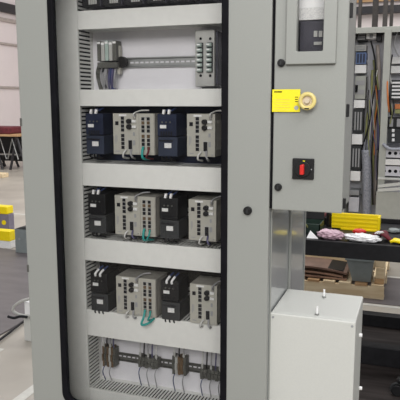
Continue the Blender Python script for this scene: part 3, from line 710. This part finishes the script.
# ------------------------------------------------------------------ open cabinet in the background
K = 1.39; Y4 = 4.6*K; YI = 4.86*K
def R4(a, b, c, d, Y): u = P(a, c, Y); v = P(b, d, Y); return u.x, v.x, min(u.z, v.z), max(u.z, v.z)
oc = thing('open_cabinet', 'pale grey open control cabinet full of wiring in the background', 'electrical cabinet', (.1, 6.6, 0))
xl = P(347, 100, Y4).x; xr = 1.3; ztop = P(375, 28, Y4).z
obj('left_side', B(xl-.03, xl+.012, Y4, 5.0*K, .05, ztop), 'bgpaint', oc, bevel=.003)
obj('right_side', B(xr-.012, xr+.03, Y4, 5.0*K, .05, ztop), 'bgpaint', oc, bevel=.003)
obj('top_panel', B(xl-.03, xr+.03, Y4, 5.0*K, ztop-.012, ztop+.01), 'bgpaint', oc, bevel=.003)
obj('bottom_panel', B(xl-.03, xr+.03, Y4, 5.0*K, .03, .05), 'bgpaint', oc)
obj('back_panel', B(xl, xr, 4.97*K, 5.0*K, .05, ztop-.012), 'bgin', oc)
x0, x1 = P(381.5, 100, Y4).x, P(388.5, 100, Y4).x
obj('centre_post', B(x0, x1, Y4-.01, Y4+.05, .05, ztop-.012), 'bgpaint', oc, bevel=.004)
obj('header_strip', B(xl, xr, Y4-.004, Y4, P(370, 33, Y4).z, ztop), 'bgpaint', oc)
obj('mounting_panel', B(xl+.02, xr-.02, YI, YI+.01, .55, ztop-.03), 'bgin', oc)
x0, x1, z0, z1 = R4(376, 400, 222, 192.5, 4.56*K)
obj('lower_door', B(P(376, 200, 4.57*K).x, xr, 4.57*K, 4.595*K, .2, P(390, 192, 4.57*K).z), 'bgpaint', oc, bevel=.003)
def dev(a, b, c, d, m, nm, lab, cat, Y=4.72, grp='devices in the open cabinet', det=0):
    Y *= K; x0, x1, z0, z1 = R4(a, b, c, d, Y)
    if det == 0: return tag(obj(nm, B(x0, x1, Y, YI, z0, z1), m, bevel=.002), lab, cat, grp)
    t = thing(nm, lab, cat, ((x0+x1)/2, Y, z0), grp); obj('body', B(x0, x1, Y, YI, z0, z1), m, t, bevel=.002)
    n, mm, kind = det
    for k in range(n):
        if kind == 'v': w = (x1-x0)/(2*n+1); obj('clamp', B(x0+w*(2*k+1), x0+w*(2*k+2), Y-.006, Y, z0+.12*(z1-z0), z1-.12*(z1-z0)), mm, t)
        elif kind == 'h': w = (z1-z0)/(2*n+1); obj('slot', B(x0+.1*(x1-x0), x1-.1*(x1-x0), Y-.005, Y, z0+w*(2*k+1), z0+w*(2*k+2)), mm, t)
        elif kind == 'o': w = (x1-x0)/n; obj('hole', MB().cyl((x0+w*(k+.5), Y-.001, (z0+z1)/2), min(.3*w, .35*(z1-z0)), .003), mm, t)
    return t
dev(357, 366, 33.5, 40.5, 'black', 'terminal_strip', 'black slotted strip at the top left of the open cabinet', 'terminal strip', det=(3, 'wgrey', 'h'))
dev(366.5, 376, 33.5, 38.5, 'white', 'label_holder', 'white label holder near the open cabinet top', 'label', det=(1, 'mark', 'v'))
dev(376.5, 381, 32.5, 40.5, 'black', 'cable_entry', 'black cable entry right of the white label holder', 'cable entry')
dev(355.5, 366, 45, 51, 'greyterm', 'terminal_strip', 'grey slotted strip above the blue device', 'terminal strip', det=(2, 'mark', 'h'))
dev(356, 366, 52.5, 64, 'bluep', 'blue_breaker', 'blue breaker at the upper left of the open cabinet', 'breaker', det=(3, 'navy', 'v'))
dev(355, 366, 65, 73, 'white', 'white_module', 'white module directly below the blue breaker', 'module')
gm = dev(355.5, 365, 76, 99, 'bgpaint', 'grey_module', 'tall pale grey module with a black knob, below the top white module', 'module', det=(2, 'wgrey', 'h'))
x0, x1, z0, z1 = R4(355, 357.5, 92, 85, 4.69*K); obj('knob', B(x0, x1, 4.69*K, 4.72*K, min(z0, z1), max(z0, z1)), 'rubber', gm)
dev(354, 364.5, 100, 108, 'white', 'white_module', 'white module second from the top in the left column', 'module')
dev(353.5, 362.5, 109, 133, 'charcoal', 'terminal_stack', 'black framed terminal stack above the third white module', 'terminal block', det=(3, 'wgrey', 'v'))
dev(352, 362, 134, 144.5, 'white', 'white_module', 'white module third from the top in the left column', 'module')
dev(351.5, 360.5, 145.5, 170, 'charcoal', 'terminal_stack', 'black framed terminal stack above the lowest white module', 'terminal block', det=(3, 'wgrey', 'v'))
dev(350.5, 360, 171, 181, 'white', 'white_module', 'lowest white module in the left column', 'module')
dev(349.5, 359, 190, 195.5, 'mark', 'terminal_strip', 'small grey strip low in the left column of the open cabinet', 'terminal strip', det=(4, 'wgrey', 'v'))
dev(349, 358.5, 197, 212, 'bgin', 'grey_module', 'pale module at the foot of the left column, behind the trough', 'module')
dev(391, 404, 57, 63.5, 'label', 'cream_relay', 'cream relay block at the upper right, topmost of two', 'relay')
dev(391, 404, 66, 73, 'label', 'cream_relay', 'cream relay block at the upper right, lower of two', 'relay')
dev(389, 404, 29.5, 33, 'black', 'cable_entry', 'black strip under the open cabinet top at right', 'cable entry')
dev(391, 404, 80, 100, 'charcoal', 'terminal_stack', 'dark terminal stack with white clamps below the cream relays', 'terminal block', det=(5, 'white', 'h'))
dev(395, 404, 104, 109, 'worange', 'orange_connector', 'orange connector at the right picture edge', 'connector')
dev(395, 404, 109.5, 113.5, 'wyel', 'green_connector', 'yellow green connector under the orange one', 'connector')
dev(386, 404, 117.5, 128, 'black', 'black_controller', 'black controller strip above the module with white squares', 'controller', det=(2, 'wgrey', 'v'))
t = dev(388.5, 404, 128.5, 143, 'charcoal', 'black_relay', 'dark module with a column of white squares', 'relay', Y=4.715)
dev(381.5, 404, 148.5, 158, 'bgin', 'perforated_strip', 'grey strip with black round holes, upper of two', 'mounting strip', Y=4.60, det=(4, 'rubber', 'o'))
dev(381.5, 404, 166, 176.5, 'bgin', 'perforated_strip', 'grey strip with black round holes, lower of two', 'mounting strip', Y=4.60, det=(4, 'rubber', 'o'))
dev(380.5, 404, 159, 165.5, 'label', 'duct_cover', 'pale duct cover between the two perforated strips', 'duct cover', Y=4.595)
dev(378, 404, 177.5, 180.5, 'whitebox', 'duct_cover', 'thin pale duct cover above the flat white cables', 'duct cover', Y=4.58)
for k in range(3):
    x0, x1, z0, z1 = R4(392, 394.5, 129+k*4.7, 132+k*4.7, 4.71*K)
    obj('white_square', B(x0, x1, 4.708*K, 4.715*K, z0, z1), 'white', t)
def tub(pts, r, m, nm, lab, cat='cable', grp='cables in the open cabinet'):
    q = [P(x, y, Y*K) for x, y, Y in pts]; r *= K
    return tag(obj(nm, MB().tube(q, r, n=8), m, smooth=True), lab, cat, grp)
tub([(371, 41, 4.75), (375, 60, 4.72), (375.5, 80, 4.71), (373, 100, 4.71), (369, 125, 4.70), (364, 142, 4.7)], .006, 'wblack', 'cable', 'long black cable curving down the middle of the open cabinet')
tub([(376, 80, 4.73), (378, 100, 4.72), (376, 120, 4.72), (372, 150, 4.73), (373, 205, 4.7)], .005, 'wblack', 'cable', 'thin black cable beside the centre post of the open cabinet')
tub([(369, 75, 4.74), (369.5, 110, 4.74), (368, 145, 4.74)], .010, 'wgrey', 'cable', 'thick grey cable in the middle of the open cabinet')
tub([(372.5, 70, 4.75), (371, 95, 4.75), (367, 120, 4.75), (366, 145, 4.75)], .009, 'wyel', 'cable', 'yellow green cable left of the black one')
tub([(374, 60, 4.76), (378, 95, 4.75), (374, 125, 4.75), (373, 150, 4.75), (371, 205, 4.75)], .011, 'wyel', 'cable', 'thick yellow green cable left of the centre post')
tub([(379, 90, 4.74), (378.5, 110, 4.73), (378, 150, 4.73)], .010, 'wpurple', 'cable', 'violet grey cable beside the centre post')
tub([(377.5, 45, 4.76), (379, 75, 4.76), (377, 110, 4.77), (375, 205, 4.78)], .014, 'girt', 'cable', 'beige cable behind the others near the centre post')
tub([(366, 150, 4.72), (367, 175, 4.71), (367, 200, 4.71), (367, 216, 4.71)], .034, 'loom', 'cable_sleeve', 'fat grey corrugated sleeve low in the open cabinet', 'cable sleeve')
tub([(368, 140, 4.74), (365, 152, 4.72)], .022, 'loom', 'cable_sleeve', 'short grey sleeve where the cables gather', 'cable sleeve')
tub([(389.5, 62, 4.66), (387.5, 80, 4.60), (388, 100, 4.58), (389, 112, 4.62)], .006, 'worange', 'cable', 'orange cable beside the centre post')
tub([(392, 55, 4.70), (389.5, 72, 4.64), (389, 95, 4.62), (391, 115, 4.66)], .007, 'wblack', 'cable', 'black cable right of the orange one')
tub([(383, 144, 4.57), (390, 149, 4.55), (402, 149, 4.55)], .012, 'loom', 'cable_sleeve', 'grey sleeve bending right above the perforated strips', 'cable sleeve')
rr = random.Random(3)
spec = [(368, 374, 60, 'wgrey', 'grey'), (370, 366, 90, 'wblack', 'black'), (376, 369, 70, 'wwhite', 'white'), (378, 380, 100, 'wyel', 'yellow green'), (372, 377, 110, 'wpurple', 'violet'),
        (377, 373, 85, 'worange', 'orange'), (379, 376, 125, 'wblack', 'black'), (368, 371, 100, 'wyel', 'yellow green')]
words = ['leftmost', 'second from left', 'third from left', 'beside the post', 'in the middle', 'crossing the middle', 'beside the violet ones', 'low by the grey sleeve']
for k, (xa_, xb_, y0, m, cn) in enumerate(spec):
    pts = []
    for j in range(5):
        t_ = j/4; pts.append((xa_+(xb_-xa_)*t_+rr.uniform(-1.5, 1.5), y0+70*t_, 4.69+.01*(k % 3)))
    tub(pts, .0035, m, 'cable', 'thin %s cable in the open cabinet loom, %s' % (cn, words[k]))
for k, (pts, m, l) in enumerate(((((389, 36), (391, 50), (389.5, 70), (391.5, 84)), 'wwhite', 'thin white cable right of the centre post, near the cream relays'), (((389, 100), (392, 112), (390, 124)), 'wyel', 'short yellow green cable left of the black controller'),
        (((393, 98), (394, 108), (392, 118)), 'wblack', 'short black cable below the dark terminal stack'), (((398, 31), (394, 45), (399, 57)), 'wgrey', 'short grey cable above the upper cream relay'))):
    tub([(x, y, 4.66) for x, y in pts], .0045, m, 'cable', l)
for k, (a, b, c, d, l) in enumerate(((378, 186, 404, 183.5, 'upper'), (378, 190, 404, 188.5, 'lower'))):
    u = P(a, b, 4.56*K); v = P(c, d, 4.54*K)
    tag(obj('flat_cable', MB().prism([u+Vector((0, 0, -.018)), v+Vector((0, 0, -.016)), v+Vector((0, 0, .016)), u+Vector((0, 0, .012))], (0, .006, 0)), 'whitebox'), 'white flat cable above the grey lower door, %s of two' % l, 'cable', 'cables in the open cabinet')
# ------------------------------------------------------------------ things at the left, behind the enclosure
Yg = 5.15
x0, x1, z0, z1 = R4(15.5, 33, 250, 230.5, Yg)
gb = thing('grey_box', 'grey metal box with flap lid on the floor at the cabinet left edge', 'box', ((x0+x1)/2, Yg+.15, 0))
zb_ = P(20, 250, Yg).z
obj('body', B(x0, x1+.1, Yg, Yg+.3, .012, z1), 'bin', gb, bevel=.004)
obj('flap', MB().prism([Vector((x0, Yg, z1)), Vector((x1+.1, Yg, z1+.02)), Vector((x1+.1, Yg+.02, z1+.05)), Vector((x0+.06, Yg+.02, z1+.022))], (0, .25, 0)), 'charcoal', gb, bevel=.002)
obj('knockout', MB().cyl((P(19.5, 239, Yg).x, Yg-.002, P(19.5, 239, Yg).z), .012, .004), 'mark', gb)
x0, x1, z0, z1 = R4(-14, 10, 249, 231.5, 5.3)
cs = thing('yellow_case', 'low case with yellow upper half and white lower half, left of the grey box', 'case', ((x0+x1)/2, 5.4, 0))
zm = P(5, 241, 5.3).z
obj('lower_half', B(x0, x1-.005, 5.3, 5.4, 0, zm), 'white', cs, bevel=.006); obj('upper_half', B(x0, x1-.005, 5.295, 5.405, zm+.001, z1), 'yellow', cs, bevel=.006)
x0, x1, z0, z1 = R4(-20, 8.5, 232, 214.5, 5.8)
b2 = thing('storage_bin', 'grey violet storage bin with yellow lid behind the yellow case', 'storage bin', ((x0+x1)/2, 5.95, 0))
M['violetgrey'] = mat('violet_grey_plastic', (.20,.18,.24), .5, noise=.1)
obj('body', B(x0, x1, 5.8, 5.9, 0, z1), 'violetgrey', b2, bevel=.005)
zl = P(4, 206.5, 5.8).z; obj('lid', B(x0-.01, x1-.01, 5.79, 5.91, z1+.001, zl), 'yellow', b2, bevel=.01)
c = P(4, 222.5, 5.8); obj('round_badge', MB().cyl((c.x, 5.797, c.z), .028, .006), 'yellow', b2)
# conduit loop and white post
Yc = 3.3
a = PZ(27, 341, 0); Yp = a.y
x0 = P(24, 330, Yp).x; zt2 = P(26, 302.5, Yp).z; zt1 = P(26, 318, Yp).z
pb = thing('white_pedestal', 'small white pedestal box on the floor half hidden by the cabinet', 'pedestal', (x0+.05, Yp+.05, 0))
obj('lower_box', B(x0, x0+.16, Yp, Yp+.12, 0, zt1), 'whitebox', pb, bevel=.003); obj('upper_box', B(x0+.004, x0+.15, Yp+.01, Yp+.11, zt1+.001, zt2), 'white', pb, bevel=.003)
q = [P(x, y, Yp-.03) for x, y in ((36, 297.5), (29, 299), (21, 301.5), (14.5, 306), (13.5, 311), (19, 314.5), (27, 316), (36, 316))]
tag(obj('conduit', MB().tube(q, .010), 'greyterm', smooth=True), 'grey conduit loop arching out beside the white pedestal', 'conduit')
q = [P(x, y, Yp-.07) for x, y in ((8, 316.5), (14, 318), (20, 316.5), (27, 317))]
tag(obj('plug_cord', MB().tube(q, .009), 'wblack', smooth=True), 'short black cord end beside the conduit loop', 'cord')
q = [PZ(x, y, .02) for x, y in ((-2, 341), (8, 333.5), (22, 322.5), (30, 318))]
tag(obj('extension_cord', MB().tube(q, .009), 'wblack', smooth=True), 'black cord lying along the edge of the grey floor mat', 'cord')
# far trestle table
YT = 11.6
def T_(x, y, Y=YT): return P(x, y, Y)
tt = T_(0, 134); xr_ = T_(17, 134).x; xl_ = xr_-1.25; ztb = T_(15, 134.5).z
tr = thing('trestle_table', 'black trestle table with maroon cover far back by the white wall', 'table', ((xl_+xr_)/2, YT+.3, 0))
obj('tabletop', B(xl_, xr_, YT, YT+.7, ztb-.05, ztb), 'wood2', tr, bevel=.005)
for x in (xl_+.12, xr_-.75, xr_-.1):
    for s in (-1, 1):
        mb = MB().tube([(x, YT+.12, ztb-.05), (x+s*.22+.05, YT+.06, .0)], .03, n=6); obj('leg', mb, 'dksteel', tr)
        mb = MB().tube([(x, YT+.6, ztb-.05), (x+s*.22+.05, YT+.66, .0)], .03, n=6); obj('leg', mb, 'dksteel', tr)
obj('brace', MB().tube([(xl_+.1, YT+.1, .35), (xr_-.1, YT+.1, .35)], .02, n=6), 'zinc', tr)
for x in (xr_-1.0, xr_-.62, xr_-.3): obj('bright_brace', MB().tube([(x, YT+.03, .25), (x+.14, YT+.03, ztb-.1), (x+.28, YT+.03, .25)], .013, n=6, sub=1), 'zinc', tr)
obj('rear_panel', B(xl_+.1, xr_-.12, YT+.56, YT+.6, .15, ztb-.06), 'charcoal', tr, bevel=.01); obj('lower_shelf', B(xl_+.1, xr_-.12, YT+.1, YT+.56, .3, .34), 'charcoal', tr)
tag(obj('table_cover', MB().box(xl_, xr_-.22, YT+.02, YT+.68, ztb, ztb+.16), 'maroon', bevel=.03), 'folded maroon cover lying on the far trestle table', 'cover')
c = PZ(2, 178, 0); tag(obj('wood_offcut', B(c.x-.5, c.x+.02, c.y, c.y+.2, 0, .09), 'wood', bevel=.01), 'pale wooden block on the floor in front of the far table', 'wood block')
# ------------------------------------------------------------------ light
w = bpy.data.worlds.new('world'); sc.world = w; w.use_nodes = True
nt = w.node_tree; bg = nt.nodes['Background']
tcw = nt.nodes.new('ShaderNodeTexCoord'); sx = nt.nodes.new('ShaderNodeSeparateXYZ'); cr = nt.nodes.new('ShaderNodeValToRGB')
nt.links.new(tcw.outputs['Generated'], sx.inputs[0]); nt.links.new(sx.outputs['Z'], cr.inputs['Fac']); nt.links.new(cr.outputs['Color'], bg.inputs['Color'])
cr.color_ramp.elements[0].color = (.3,.29,.28,1); e_ = cr.color_ramp.elements.new(.04); e_.color = (.72,.71,.74,1); cr.color_ramp.elements[0].position = 0
cr.color_ramp.elements[-1].color = (.95,.97,1,1); cr.color_ramp.elements[-1].position = .8
bg.inputs['Strength'].default_value = .62
def area(loc, tgt, size, sy, power, col=(1, .98, .95)):
    l = bpy.data.lights.new('added_area_light', 'AREA'); l.shape = 'RECTANGLE'; l.size = size; l.size_y = sy; l.energy = power; l.color = col  # area lights added out of view to brighten the scene
    o = bpy.data.objects.new('added_area_light', l); C.objects.link(o); o.location = loc
    o.rotation_euler = (Vector(tgt)-Vector(loc)).to_track_quat('-Z', 'Y').to_euler(); return o
area((1.6, -.6, 4.6), (-.6, 1.8, 1), 2.5, 1.2, 70)
area((.4, -2.9, 3.5), (-.7, 2.0, 1.2), 3.2, 1.6, 175)  # added front light reaching into the enclosure
area((-.6, 5.6, 5.5), (-.4, 5.3, 0), 4, 2, 125)  # added light over the pallet
area((-5.5, 9, 6), (-7.5, 9, 0), 4, 6, 300)
area((1.5, 12, 6), (0, 13, 0), 5, 3, 210)
vs = sc.view_settings; vs.view_transform = 'Standard'; vs.look = 'None'; vs.gamma = 1; vs.exposure = 0; vs.use_curve_mapping = False
